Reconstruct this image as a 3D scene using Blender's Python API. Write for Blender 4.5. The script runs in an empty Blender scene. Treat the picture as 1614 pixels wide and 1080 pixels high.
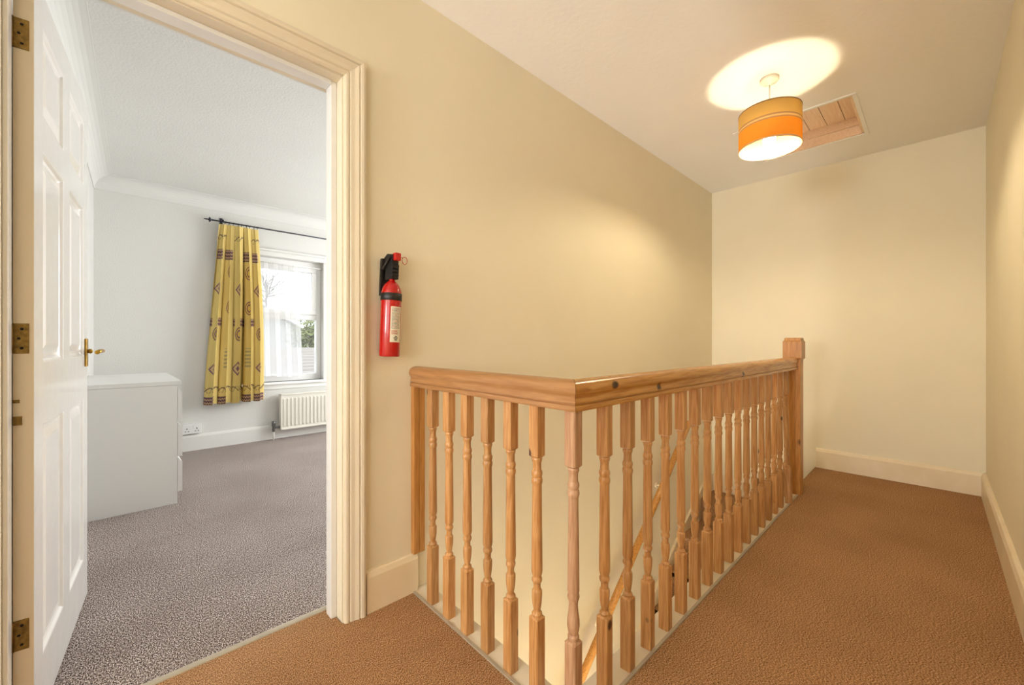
import bpy, bmesh, math, random
from mathutils import Vector, Matrix
random.seed(4)
C = bpy.context.scene.collection
S = bpy.context.scene
R = math.radians
PI = math.pi

# ------------------------------------------------------------------ camera, world, lights, exposure
TH = R(45.8)
cd = bpy.data.cameras.new('camera'); cam = bpy.data.objects.new('camera', cd); C.objects.link(cam)
cam.location = (0, 0, 1.02); cam.rotation_euler = (R(90), 0, TH - R(90))
cd.sensor_width = 36; cd.lens = 36 * 650 / 1614; cd.clip_start = 0.02
S.camera = cam
S.view_settings.view_transform = 'Standard'; S.view_settings.look = 'None'
S.view_settings.gamma = 1; S.view_settings.exposure = 0.0; S.view_settings.use_curve_mapping = False

w = bpy.data.worlds.new('sky'); S.world = w; w.use_nodes = True
bg = w.node_tree.nodes['Background']
bg.inputs['Color'].default_value = (0.90, 0.95, 1.0, 1); bg.inputs['Strength'].default_value = 2.6

def area(name, loc, rot, sx, sy, power, col, portal=False):
    l = bpy.data.lights.new(name, 'AREA'); l.shape = 'RECTANGLE'; l.size = sx; l.size_y = sy
    l.energy = power; l.color = col
    if portal: l.cycles.is_portal = True
    o = bpy.data.objects.new(name, l); C.objects.link(o); o.location = loc; o.rotation_euler = rot
    return o
# daylight through the visible bedroom window; the lamps after it are added fill, out of view
area('daylight_bedroom_portal', (1.37, 5.12, 1.24), (R(-90), 0, 0), 0.8, 1.35, 1, (1, 1, 1), True)
area('fill_bedroom_side', (3.49, 3.3, 1.35), (0, R(90), 0), 1.4, 1.8, 84, (0.97, 0.98, 0.97))  # added fill that brightens the bedroom from its unseen side
area('fill_landing_rear', (-4.48, 0.62, 1.35), (0, R(-114), 0), 1.4, 1.1, 120, (0.95, 0.98, 1.0))  # added fill from behind the camera, tilted up to lift the ceiling
area('fill_landing_side', (-1.75, -0.21, 1.40), (R(96), 0, 0), 1.5, 1.4, 19, (0.95, 0.98, 1.0))  # added fill towards the doorway wall, out of view
area('fill_stairfoot', (1.22, 1.10, -2.35), (R(180), 0, 0), 0.5, 0.6, 60, (0.97, 0.97, 1.0))  # added fill shining up the stairwell, no source modelled there

# ------------------------------------------------------------------ materials
def lin(c):
    return tuple(((x / 255) / 12.92 if x / 255 <= 0.04045 else ((x / 255 + 0.055) / 1.055) ** 2.4) for x in c)
def mat(name, rgb, rough=0.6, var=0.0, vscale=4, bump=0.0, bscale=120, metal=0.0, detail=3, spec=0.5, rgb2=None, stretch=None, coat=0):
    m = bpy.data.materials.new(name); m.use_nodes = True
    nt = m.node_tree; N = nt.nodes; L = nt.links; b = N['Principled BSDF']
    c = lin(rgb); b.inputs['Base Color'].default_value = (*c, 1)
    b.inputs['Roughness'].default_value = rough; b.inputs['Metallic'].default_value = metal
    b.inputs['Specular IOR Level'].default_value = spec
    b.inputs['Coat Weight'].default_value = coat
    tc = N.new('ShaderNodeTexCoord'); mp = N.new('ShaderNodeMapping'); L.new(tc.outputs['Object'], mp.inputs['Vector'])
    if stretch: mp.inputs['Scale'].default_value = stretch
    if var > 0 or rgb2:
        n = N.new('ShaderNodeTexNoise'); n.inputs['Scale'].default_value = vscale; n.inputs['Detail'].default_value = detail
        L.new(mp.outputs[0], n.inputs['Vector'])
        r = N.new('ShaderNodeValToRGB'); r.color_ramp.elements[0].position = 0.32; r.color_ramp.elements[1].position = 0.68
        c2 = lin(rgb2) if rgb2 else tuple(x * (1 - var) for x in c)
        r.color_ramp.elements[0].color = (*c2, 1); r.color_ramp.elements[1].color = (*c, 1)
        L.new(n.outputs['Fac'], r.inputs[0]); L.new(r.outputs[0], b.inputs['Base Color'])
    if bump > 0:
        n2 = N.new('ShaderNodeTexNoise'); n2.inputs['Scale'].default_value = bscale; n2.inputs['Detail'].default_value = 3
        L.new(mp.outputs[0], n2.inputs['Vector'])
        bp = N.new('ShaderNodeBump'); bp.inputs['Strength'].default_value = bump; bp.inputs['Distance'].default_value = 0.004
        L.new(n2.outputs['Fac'], bp.inputs['Height']); L.new(bp.outputs[0], b.inputs['Normal'])
    return m

def pine(name, light, dark, axis=2, rough=0.38, knots=True, knotscale=9.0):
    """pine: grain noise stretched along an axis, darker growth lines and a few knots"""
    m = bpy.data.materials.new(name); m.use_nodes = True
    nt = m.node_tree; N = nt.nodes; L = nt.links; b = N['Principled BSDF']
    b.inputs['Roughness'].default_value = rough; b.inputs['Coat Weight'].default_value = 0.15; b.inputs['Coat Roughness'].default_value = 0.25
    tc = N.new('ShaderNodeTexCoord'); oi = N.new('ShaderNodeObjectInfo')
    mu = N.new('ShaderNodeVectorMath'); mu.operation = 'SCALE'; mu.inputs[0].default_value = (13.7, 7.3, 29.1)
    L.new(oi.outputs['Random'], mu.inputs['Scale'])
    ad = N.new('ShaderNodeVectorMath'); ad.operation = 'ADD'
    L.new(tc.outputs['Object'], ad.inputs[0]); L.new(mu.outputs[0], ad.inputs[1])
    mp = N.new('ShaderNodeMapping'); s = [1, 1, 1]; s[axis] = 0.06; mp.inputs['Scale'].default_value = s
    L.new(ad.outputs[0], mp.inputs['Vector'])
    n = N.new('ShaderNodeTexNoise'); n.inputs['Scale'].default_value = 130; n.inputs['Detail'].default_value = 4; n.inputs['Distortion'].default_value = 0.6
    L.new(mp.outputs[0], n.inputs['Vector'])
    r = N.new('ShaderNodeValToRGB'); r.color_ramp.elements[0].position = 0.3; r.color_ramp.elements[1].position = 0.62
    r.color_ramp.elements[0].color = (*lin(dark), 1); r.color_ramp.elements[1].color = (*lin(light), 1)
    L.new(n.outputs['Fac'], r.inputs[0])
    hv = N.new('ShaderNodeHueSaturation'); L.new(r.outputs[0], hv.inputs['Color'])
    mr = N.new('ShaderNodeMapRange'); mr.inputs['To Min'].default_value = 0.85; mr.inputs['To Max'].default_value = 1.12
    L.new(oi.outputs['Random'], mr.inputs['Value']); L.new(mr.outputs[0], hv.inputs['Value'])
    out = hv.outputs[0]
    if knots:
        mk = N.new('ShaderNodeMapping'); s = [1, 1, 1]; s[axis] = 0.75; mk.inputs['Scale'].default_value = s
        L.new(ad.outputs[0], mk.inputs['Vector'])
        v = N.new('ShaderNodeTexVoronoi'); v.inputs['Scale'].default_value = knotscale; L.new(mk.outputs[0], v.inputs['Vector'])
        rk = N.new('ShaderNodeValToRGB'); e = rk.color_ramp.elements
        e[0].position = 0.075; e[0].color = (1, 1, 1, 1); e[1].position = 0.12; e[1].color = (0, 0, 0, 1)
        L.new(v.outputs['Distance'], rk.inputs[0])
        sx = N.new('ShaderNodeSeparateColor'); L.new(v.outputs['Color'], sx.inputs[0])
        gt = N.new('ShaderNodeMath'); gt.operation = 'GREATER_THAN'; gt.inputs[1].default_value = 0.28; L.new(sx.outputs[0], gt.inputs[0])
        ml = N.new('ShaderNodeMath'); ml.operation = 'MULTIPLY'; L.new(rk.outputs[0], ml.inputs[0]); L.new(gt.outputs[0], ml.inputs[1])
        mx = N.new('ShaderNodeMix'); mx.data_type = 'RGBA'; L.new(ml.outputs[0], mx.inputs['Factor'])
        L.new(out, mx.inputs['A']); mx.inputs['B'].default_value = (0.06, 0.018, 0.006, 1); out = mx.outputs['Result']
    L.new(out, b.inputs['Base Color'])
    bp = N.new('ShaderNodeBump'); bp.inputs['Strength'].default_value = 0.15; bp.inputs['Distance'].default_value = 0.002
    L.new(n.outputs['Fac'], bp.inputs['Height']); L.new(bp.outputs[0], b.inputs['Normal'])
    return m

def carpet(name, a, b_, c_, scale=420, wear=True, bump=0.9, dirt=(0.62, 0.60, 0.60)):
    m = bpy.data.materials.new(name); m.use_nodes = True
    nt = m.node_tree; N = nt.nodes; L = nt.links; b = N['Principled BSDF']
    b.inputs['Roughness'].default_value = 0.95; b.inputs['Specular IOR Level'].default_value = 0.1
    tc = N.new('ShaderNodeTexCoord'); mp = N.new('ShaderNodeMapping'); mp.inputs['Scale'].default_value = (1, 0.55, 1); mp.inputs['Rotation'].default_value = (0, 0, R(12))
    L.new(tc.outputs['Object'], mp.inputs[0])
    n = N.new('ShaderNodeTexNoise'); n.inputs['Scale'].default_value = scale; n.inputs['Detail'].default_value = 2; L.new(mp.outputs[0], n.inputs['Vector'])
    r = N.new('ShaderNodeValToRGB'); e = r.color_ramp.elements
    e[0].position = 0.36; e[0].color = (*lin(a), 1); e[1].position = 0.64; e[1].color = (*lin(c_), 1)
    k = e.new(0.5); k.color = (*lin(b_), 1)
    L.new(n.outputs['Fac'], r.inputs[0]); out = r.outputs[0]
    n2 = N.new('ShaderNodeTexNoise'); n2.inputs['Scale'].default_value = 2.2; n2.inputs['Detail'].default_value = 5; L.new(tc.outputs['Object'], n2.inputs['Vector'])
    r2 = N.new('ShaderNodeValToRGB'); r2.color_ramp.elements[0].position = 0.35; r2.color_ramp.elements[1].position = 0.6
    r2.color_ramp.elements[0].color = (0.86, 0.85, 0.84, 1); r2.color_ramp.elements[1].color = (1, 1, 1, 1); L.new(n2.outputs['Fac'], r2.inputs[0])
    mx = N.new('ShaderNodeMix'); mx.data_type = 'RGBA'; mx.blend_type = 'MULTIPLY'; mx.inputs['Factor'].default_value = 1
    L.new(out, mx.inputs['A']); L.new(r2.outputs[0], mx.inputs['B']); out = mx.outputs['Result']
    if wear:   # little dark specks trodden into the pile
        v = N.new('ShaderNodeTexVoronoi'); v.inputs['Scale'].default_value = 16; L.new(tc.outputs['Object'], v.inputs['Vector'])
        rk = N.new('ShaderNodeValToRGB'); rk.color_ramp.elements[0].position = 0.03; rk.color_ramp.elements[0].color = (0.35, 0.33, 0.3, 1)
        rk.color_ramp.elements[1].position = 0.07; rk.color_ramp.elements[1].color = (1, 1, 1, 1); L.new(v.outputs['Distance'], rk.inputs[0])
        m2 = N.new('ShaderNodeMix'); m2.data_type = 'RGBA'; m2.blend_type = 'MULTIPLY'; m2.inputs['Factor'].default_value = 0.8
        L.new(out, m2.inputs['A']); L.new(rk.outputs[0], m2.inputs['B']); out = m2.outputs['Result']
    L.new(out, b.inputs['Base Color'])
    bp = N.new('ShaderNodeBump'); bp.inputs['Strength'].default_value = bump; bp.inputs['Distance'].default_value = 0.004
    L.new(n.outputs['Fac'], bp.inputs['Height']); L.new(bp.outputs[0], b.inputs['Normal'])
    return m

def emit(name, rgb, s):
    m = bpy.data.materials.new(name); m.use_nodes = True; b = m.node_tree.nodes['Principled BSDF']
    b.inputs['Base Color'].default_value = (1, 1, 1, 1)
    b.inputs['Emission Color'].default_value = (*rgb, 1); b.inputs['Emission Strength'].default_value = s
    return m

M = {}
M['hallwall'] = mat('cream_wall_paint', (243, 232, 204), 0.62, 0.03, 2.5, 0.12, 60)
M['hallceil'] = mat('ceiling_paint_landing', (250, 245, 236), 0.75, 0.02, 3, 0.30, 45)
M['bedwall'] = mat('white_wall_paper', (222, 221, 217), 0.7, 0.03, 2, 0.55, 110)
M['bedceil'] = mat('white_ceiling_paper', (224, 224, 221), 0.75, 0.03, 2, 0.55, 90)
M['coving'] = mat('white_coving', (222, 222, 218), 0.65)
M['skirt'] = mat('cream_gloss_paint', (244, 228, 198), 0.35, 0.05, 6, 0.10, 30, rgb2=(236, 216, 180))
M['trimcream'] = mat('cream_trim_paint', (232, 219, 194), 0.32, 0.03, 5, 0.06, 25)
M['whitegloss'] = mat('white_gloss_paint', (236, 234, 230), 0.2, 0.0, 5, 0.25, 14, coat=0.3)
M['bedskirt'] = mat('white_skirting_paint', (226, 225, 221), 0.4)
M['hallcarpet'] = carpet('brown_cord_carpet', (104, 74, 50), (166, 122, 84), (222, 178, 134), 400, bump=0.5)
M['bedcarpet'] = carpet('grey_mauve_loop_carpet', (48, 38, 35), (140, 124, 118), (244, 234, 228), 300, wear=False)
M['pine_z'] = pine('pine_upright', (208, 158, 102), (178, 120, 64), 2)
M['pine_corner'] = pine('pine_faded', (204, 162, 126), (172, 124, 88), 2, 0.5, False)
M['pine_x'] = pine('pine_rail_along', (220, 160, 84), (190, 124, 54), 0, 0.25, True, 7)
M['pine_y'] = pine('pine_rail_across', (188, 138, 88), (168, 116, 68), 1, 0.35, True, 5)
M['pine_newel'] = pine('pine_newel', (202, 144, 76), (172, 112, 50), 2, 0.35, True, 4)
M['pine_hatch'] = pine('pine_hatch_boards', (248, 218, 184), (236, 198, 158), 0, 0.6, False)
M['board'] = mat('white_floor_board', (240, 228, 206), 0.45, 0.10, 9, 0.1, 30)
M['strip'] = mat('pale_metal_strip', (196, 186, 168), 0.35, 0.1, 30, metal=0.35)
M['brass'] = mat('brass', (190, 150, 62), 0.28, 0.35, 60, metal=1.0)
M['oldbrass'] = mat('tarnished_brass', (150, 122, 66), 0.45, 0.5, 90, metal=0.85)
M['dark'] = mat('dark_metal', (42, 38, 34), 0.4, metal=0.7)
M['iron'] = mat('black_iron', (48, 50, 60), 0.45, metal=0.5)
M['chest'] = mat('white_melamine', (226, 226, 224), 0.5)
M['red'] = mat('red_enamel', (186, 12, 12), 0.22, coat=0.5)
M['black'] = mat('black_plastic', (26, 25, 26), 0.4)
M['redplastic'] = mat('red_plastic', (190, 24, 22), 0.35)
M['plug'] = mat('white_plastic', (232, 232, 230), 0.35)
M['upvc'] = mat('white_upvc', (240, 240, 238), 0.3)
M['rad'] = mat('radiator_enamel', (228, 225, 214), 0.35)
M['copper'] = mat('white_painted_pipe', (224, 222, 214), 0.4)
M['chrome'] = mat('valve_metal', (120, 120, 120), 0.35, metal=0.9)
M['whitecloth'] = mat('white_pendant_plastic', (240, 232, 214), 0.4)

def glass():
    m = bpy.data.materials.new('window_glass'); m.use_nodes = True; nt = m.node_tree; N = nt.nodes; L = nt.links
    N.remove(N['Principled BSDF']); o = N['Material Output']
    t = N.new('ShaderNodeBsdfTransparent'); g = N.new('ShaderNodeBsdfGlossy'); g.inputs['Roughness'].default_value = 0.02
    x = N.new('ShaderNodeMixShader'); x.inputs[0].default_value = 0.06
    L.new(t.outputs[0], x.inputs[1]); L.new(g.outputs[0], x.inputs[2]); L.new(x.outputs[0], o.inputs[0]); return m
M['glass'] = glass()
def sheer():
    m = bpy.data.materials.new('sheer_net'); m.use_nodes = True; nt = m.node_tree; N = nt.nodes; L = nt.links
    N.remove(N['Principled BSDF']); o = N['Material Output']
    t = N.new('ShaderNodeBsdfTransparent'); d = N.new('ShaderNodeBsdfTranslucent'); d.inputs['Color'].default_value = (0.95, 0.96, 0.98, 1)
    e = N.new('ShaderNodeBsdfDiffuse'); e.inputs['Color'].default_value = (0.95, 0.95, 0.96, 1)
    a = N.new('ShaderNodeMixShader'); a.inputs[0].default_value = 0.5; L.new(d.outputs[0], a.inputs[1]); L.new(e.outputs[0], a.inputs[2])
    x = N.new('ShaderNodeMixShader'); x.inputs[0].default_value = 0.50
    L.new(t.outputs[0], x.inputs[1]); L.new(a.outputs[0], x.inputs[2]); L.new(x.outputs[0], o.inputs[0]); return m
M['sheer'] = sheer()
def vcol(name, rough, translucent=0.0):
    m = bpy.data.materials.new(name); m.use_nodes = True; nt = m.node_tree; N = nt.nodes; L = nt.links; b = N['Principled BSDF']
    a = N.new('ShaderNodeVertexColor'); a.layer_name = 'pattern'; L.new(a.outputs[0], b.inputs['Base Color']); b.inputs['Roughness'].default_value = rough
    b.inputs['Specular IOR Level'].default_value = 0.15
    if translucent:
        t = N.new('ShaderNodeBsdfTranslucent'); L.new(a.outputs[0], t.inputs[0]); x = N.new('ShaderNodeMixShader'); x.inputs[0].default_value = translucent
        L.new(b.outputs[0], x.inputs[1]); L.new(t.outputs[0], x.inputs[2]); L.new(x.outputs[0], N['Material Output'].inputs[0])
    return m
def shade_mat():
    m = bpy.data.materials.new('striped_lampshade_fabric'); m.use_nodes = True; nt = m.node_tree; N = nt.nodes; L = nt.links; b = N['Principled BSDF']
    tc = N.new('ShaderNodeTexCoord'); sp = N.new('ShaderNodeSeparateXYZ'); L.new(tc.outputs['Object'], sp.inputs[0])
    mr = N.new('ShaderNodeMapRange'); mr.inputs['From Min'].default_value = -0.1; mr.inputs['From Max'].default_value = 0.1; L.new(sp.outputs[2], mr.inputs['Value'])
    r = N.new('ShaderNodeValToRGB'); r.color_ramp.interpolation = 'CONSTANT'; e = r.color_ramp.elements
    beige = lin((196, 160, 122)); stops = [(0.0, (214, 176, 140)), (0.045, (247, 168, 56)), (0.50, (190, 152, 112)), (0.535, (236, 208, 150)), (0.58, (190, 152, 112)), (0.62, (236, 200, 116)), (0.965, (176, 140, 104))]
    e[0].position = 0; e[0].color = (*lin(stops[0][1]), 1); e[1].position = stops[1][0]; e[1].color = (*lin(stops[1][1]), 1)
    for p, c in stops[2:]:
        k = e.new(p); k.color = (*lin(c), 1)
    L.new(mr.outputs[0], r.inputs[0]); L.new(r.outputs[0], b.inputs['Base Color']); b.inputs['Roughness'].default_value = 0.8
    t = N.new('ShaderNodeBsdfTranslucent'); L.new(r.outputs[0], t.inputs[0]); x = N.new('ShaderNodeMixShader'); x.inputs[0].default_value = 0.3
    L.new(b.outputs[0], x.inputs[1]); L.new(t.outputs[0], x.inputs[2]); L.new(x.outputs[0], N['Material Output'].inputs[0]); return m
M['shade'] = shade_mat()
M['bulb'] = emit('lit_bulb', (1.0, 0.86, 0.60), 700)

# ------------------------------------------------------------------ mesh helpers
def box(bm, x0, x1, y0, y1, z0, z1, bev=0.0):
    v = [bm.verts.new((x, y, z)) for x in (x0, x1) for y in (y0, y1) for z in (z0, z1)]
    fs = [bm.faces.new([v[i] for i in q]) for q in ((0, 1, 3, 2), (4, 6, 7, 5), (0, 4, 5, 1), (2, 3, 7, 6), (0, 2, 6, 4), (1, 5, 7, 3))]
    if bev > 0:
        ed = list({e for f in fs for e in f.edges})
        bmesh.ops.bevel(bm, geom=ed, offset=bev, segments=2, affect='EDGES', profile=0.5)
def prism(bm, pts, z0, z1, fn=None):
    """polygon extruded; fn maps (a, b, c) to xyz"""
    fn = fn or (lambda a, b, c: (a, b, c))
    lo = [bm.verts.new(fn(p[0], p[1], z0)) for p in pts]; hi = [bm.verts.new(fn(p[0], p[1], z1)) for p in pts]
    n = len(pts)
    bm.faces.new(lo[::-1]); bm.faces.new(hi)
    for i in range(n): bm.faces.new([lo[i], lo[(i + 1) % n], hi[(i + 1) % n], hi[i]])
def lathe(bm, prof, seg=24, c=(0, 0, 0), mtx=None, cap=True):
    rings = []
    for r, z in prof:
        ring = []
        for i in range(seg):
            a = 2 * PI * i / seg; p = Vector((r * math.cos(a), r * math.sin(a), z))
            if mtx: p = mtx @ p
            ring.append(bm.verts.new(p + Vector(c)))
        rings.append(ring)
    for a, b in zip(rings, rings[1:]):
        for i in range(seg):
            f = bm.faces.new([a[i], a[(i + 1) % seg], b[(i + 1) % seg], b[i]]); f.smooth = True
    if cap: bm.faces.new(rings[0][::-1]); bm.faces.new(rings[-1])
def tube(bm, pts, r, seg=10, cap=True):
    pts = [Vector(p) for p in pts]; rings = []; up = Vector((0, 0, 1))
    for i, p in enumerate(pts):
        d = (pts[min(i + 1, len(pts) - 1)] - pts[max(i - 1, 0)]).normalized()
        u = up if abs(d.dot(up)) < 0.95 else Vector((1, 0, 0))
        a = d.cross(u).normalized(); b = d.cross(a).normalized()
        rr = r[i] if isinstance(r, (list, tuple)) else r
        rings.append([bm.verts.new(p + a * rr * math.cos(2 * PI * k / seg) + b * rr * math.sin(2 * PI * k / seg)) for k in range(seg)])
    for a, b in zip(rings, rings[1:]):
        for i in range(seg):
            f = bm.faces.new([a[i], a[(i + 1) % seg], b[(i + 1) % seg], b[i]]); f.smooth = True
    if cap: bm.faces.new(rings[0][::-1]); bm.faces.new(rings[-1])
def sweep(bm, prof, stations, closed=True, cap=True, smooth=False):
    """prof: list of (a, b); stations: list of functions (a, b)->xyz"""
    rings = [[bm.verts.new(f(a, b)) for a, b in prof] for f in stations]; n = len(prof)
    for p, q in zip(rings, rings[1:]):
        for i in range(n if closed else n - 1):
            f = bm.faces.new([p[i], p[(i + 1) % n], q[(i + 1) % n], q[i]]); f.smooth = smooth
    if cap and closed: bm.faces.new(rings[0][::-1]); bm.faces.new(rings[-1])
def obj(name, bm, m, parent=None, local=False, loc=None, rot=None):
    bmesh.ops.recalc_face_normals(bm, faces=bm.faces)
    me = bpy.data.meshes.new(name); bm.to_mesh(me); bm.free()
    if m: me.materials.append(m)
    o = bpy.data.objects.new(name, me); C.objects.link(o)
    if parent:
        o.parent = parent
        if not local:
            me.transform(Matrix.Translation(-parent.location))
    if loc: o.location = loc
    if rot: o.rotation_euler = rot
    return o
def B(fn, *a, **k):
    bm = bmesh.new(); fn(bm, *a, **k); return bm
def boxes(lst, bev=0):
    bm = bmesh.new()
    for q in lst: box(bm, *q, bev=bev)
    return bm
def struct(name, bm, m, parent=None, label=None):
    o = obj(name, bm, m, parent)
    if not parent: o['kind'] = 'structure'
    if label: o['label'] = label
    return o
def thing(name, label, cat, loc=(0, 0, 0), rot=(0, 0, 0), group=None):
    o = bpy.data.objects.new(name, None); C.objects.link(o); o.empty_display_size = 0.1
    o.location = loc; o.rotation_euler = rot; o['label'] = label; o['category'] = cat
    if group: o['group'] = group
    return o
def tag(o, label, cat, group=None):
    o['label'] = label; o['category'] = cat
    if group: o['group'] = group
    return o

HW = 1.505      # landing face of the wall with the doorway
BW = 1.640      # bedroom face of that wall
CZ = 2.455      # landing ceiling
BC = 2.42       # bedroom ceiling
XE = 4.15       # end wall
YR = -0.23      # right wall
DX0, DX1, DZ = -0.186, 0.602, 1.985   # door opening inside the lining
FY = 4.90       # bedroom window wall
LB = -2.75      # bottom of the stair well

# ------------------------------------------------------------------ room shell
L0, L1, LZ = DX0 - 0.028, DX1 + 0.028, DZ + 0.028
struct('wall_left', boxes([(-4.6, L0, HW, BW, -0.2, CZ), (L0, L1, HW, BW, LZ, CZ), (L1, XE + 0.12, HW, BW, LB, CZ)]), M['hallwall'])
struct('wall_end', boxes([(XE, XE + 0.12, YR - 0.1, HW, LB, CZ)]), M['hallwall'])
struct('wall_right', boxes([(-4.6, -2.5, YR - 0.12, YR, -0.3, CZ), (-1.0, XE + 0.12, YR - 0.12, YR, -0.3, CZ), (-2.5, -1.0, YR - 0.12, YR, -0.3, 0.7), (-2.5, -1.0, YR - 0.12, YR, 2.1, CZ)]), M['hallwall'])
struct('wall_behind', boxes([(-4.6, -4.5, YR, 0.0, -0.2, CZ), (-4.6, -4.5, 1.25, HW, -0.2, CZ), (-4.6, -4.5, 0.0, 1.25, -0.2, 0.6), (-4.6, -4.5, 0.0, 1.25, 2.1, CZ)]), M['hallwall'])
struct('wall_stairwell_near', boxes([(0.80, 0.93, 0.60, HW, LB, -0.22)]), M['hallwall'])
struct('wall_stairwell_side', boxes([(0.93, XE, 0.60, 0.688, LB, -0.22)]), M['hallwall'])
struct('floor_stairwell', boxes([(0.8, XE, 0.60, HW, LB - 0.1, LB)]), M['hallwall'])
# ceiling with the hatch hole
HX0, HX1, HY0, HY1 = 3.08, 3.70, 0.34, 0.95
struct('ceiling', boxes([(-4.6, HX0, YR - 0.1, HW, CZ, CZ + 0.1), (HX1, XE + 0.1, YR - 0.1, HW, CZ, CZ + 0.1),
                         (HX0, HX1, YR - 0.1, HY0, CZ, CZ + 0.1), (HX0, HX1, HY1, HW, CZ, CZ + 0.1)]), M['hallceil'])
# landing floor (carpeted) in one L shape with the doorway tongue
bm = bmesh.new()
prism(bm, [(-4.5, YR), (XE, YR), (XE, 0.69), (3.385, 0.69), (3.385, 0.640), (0.853, 0.645), (0.882, HW), (0.60, HW), (0.60, 1.625), (-0.20, 1.625), (-0.20, HW), (-4.5, HW)], -0.22, 0)
struct('floor', bm, M['hallcarpet'])
# bedroom
struct('floor_bedroom', boxes([(-0.45, 3.65, 1.645, FY + 0.1, -0.15, 0.0)]), M['bedcarpet'])
struct('ceiling_bedroom', boxes([(-0.45, 3.65, BW, FY + 0.1, BC, BC + 0.1)]), M['bedceil'])
bm = bmesh.new(); prism(bm, [(-0.212, BW), (-0.104, FY), (-0.35, FY), (-0.35, BW)], -0.1, BC + 0.05)
struct('wall_bedroom_left', bm, M['bedwall'])
WX0, WX1, WZ0, WZ1 = 0.99, 1.75, 0.60, 1.93
struct('wall_bedroom_far', boxes([(-0.4, WX0, FY, FY + 0.26, -0.1, BC), (WX1, 3.65, FY, FY + 0.26, -0.1, BC), (WX0, WX1, FY, FY + 0.26, -0.1, WZ0), (WX0, WX1, FY, FY + 0.26, WZ1, BC)]), M['bedwall'])
struct('wall_bedroom_right', boxes([(3.5, 3.6, BW, 2.4, -0.1, BC), (3.5, 3.6, 4.2, FY, -0.1, BC), (3.5, 3.6, 2.4, 4.2, -0.1, 0.65), (3.5, 3.6, 2.4, 4.2, 2.05, BC)]), M['bedwall'])
# a thin white skin so the bedroom side of the shared wall is papered white
struct('wall_bedroom_near', boxes([(-0.3, L0 - 0.0, BW, BW + 0.004, 0, BC), (L0, L1, BW, BW + 0.004, LZ, BC), (L1, 3.5, BW, BW + 0.004, 0, BC)]), M['bedwall'])

# coving: concave quarter profile, a = out from wall, b = down from ceiling
def cove_prof(s):
    p = [(0, 0), (0, -s), (0.006, -s)]
    for i in range(9):
        a = PI / 2 * i / 8; p.append((0.006 + (s - 0.012) * (1 - math.cos(a)), -s + 0.006 + (s - 0.012) * math.sin(a)))
    p += [(s, -0.006), (s, 0)]
    return p
bm = bmesh.new(); sweep(bm, cove_prof(0.115), [lambda a, b: (-0.104 , FY - a, BC + b), lambda a, b: (3.5, FY - a, BC + b)])
struct('trim_1', bm, M['coving'])
bm = bmesh.new(); sweep(bm, cove_prof(0.115), [lambda a, b: (-0.212 + a, BW, BC + b), lambda a, b: (-0.104 + a, FY, BC + b)])
struct('trim_2', bm, M['coving'])

# ------------------------------------------------------------------ skirting boards
def skirt_prof(h, t):
    return [(0, 0), (t, 0), (t, h - 0.022), (t - 0.004, h - 0.012), (t - 0.007, h - 0.004), (t - 0.012, h), (0, h)]
def skirt(name, p0, p1, n, h, t, m, z=0):
    bm = bmesh.new()
    sweep(bm, skirt_prof(h, t), [lambda a, b, p=p: (p[0] + n[0] * a, p[1] + n[1] * a, z + b) for p in (p0, p1)])
    return struct(name, bm, m)
skirt('baseboard_left', (DX1 + 0.085, HW), (0.905, HW), (0, -1), 0.155, 0.020, M['skirt'])
skirt('baseboard_end', (XE, YR), (XE, 0.685), (-1, 0), 0.155, 0.020, M['skirt'])
skirt('baseboard_right', (-4.5, YR), (XE, YR), (0, 1), 0.155, 0.022, M['skirt'])
skirt('baseboard_bedroom', (-0.10, FY), (3.5, FY), (0, -1), 0.15, 0.018, M['bedskirt'])
skirt('baseboard_stairs', (XE, 0.69), (XE, HW), (-1, 0), 0.155, 0.020, M['skirt'], z=-0.39)

# ------------------------------------------------------------------ doorway: lining, stop, architrave, threshold strip
def frame_path(bm, prof, x0, x1, z1, fn):
    """profile (a outward from the opening, b towards the viewer) mitred up, over, and down"""
    sweep(bm, prof, [lambda a, b: fn(x0 - a, b, 0.0), lambda a, b: fn(x0 - a, b, z1 + a),
                     lambda a, b: fn(x1 + a, b, z1 + a), lambda a, b: fn(x1 + a, b, 0.0)])
bm = bmesh.new()
frame_path(bm, [(0, 0), (0.028, 0), (0.028, BW - HW), (0, BW - HW)], DX0, DX1, DZ, lambda x, b, z: (x, HW + b, z))
struct('trim_3', bm, M['trimcream'])
bm = bmesh.new()
box(bm, DX0, DX0 + 0.010, HW + 0.040, HW + 0.092, 0, DZ, bev=0.002); box(bm, DX1 - 0.021, DX1, HW + 0.048, HW + 0.096, 0, DZ, bev=0.002); box(bm, DX0 + 0.010, DX1 - 0.021, HW + 0.044, HW + 0.094, DZ - 0.014, DZ, bev=0.002)
struct('trim_4', bm, M['whitegloss'])
arch = [(0.004, 0), (0.004, 0.010), (0.010, 0.015), (0.018, 0.016), (0.022, 0.012), (0.026, 0.017), (0.040, 0.019), (0.048, 0.022),
        (0.054, 0.024), (0.058, 0.020), (0.061, 0.026), (0.070, 0.028), (0.078, 0.026), (0.080, 0.0)]
bm = bmesh.new(); frame_path(bm, arch, DX0, DX1, DZ, lambda x, b, z: (x, HW - b, z)); struct('trim_5', bm, M['trimcream'])
bm = bmesh.new(); frame_path(bm, arch, DX0, DX1, DZ, lambda x, b, z: (x, BW + 0.004 + b, z)); struct('trim_6', bm, M['bedskirt'])
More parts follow.
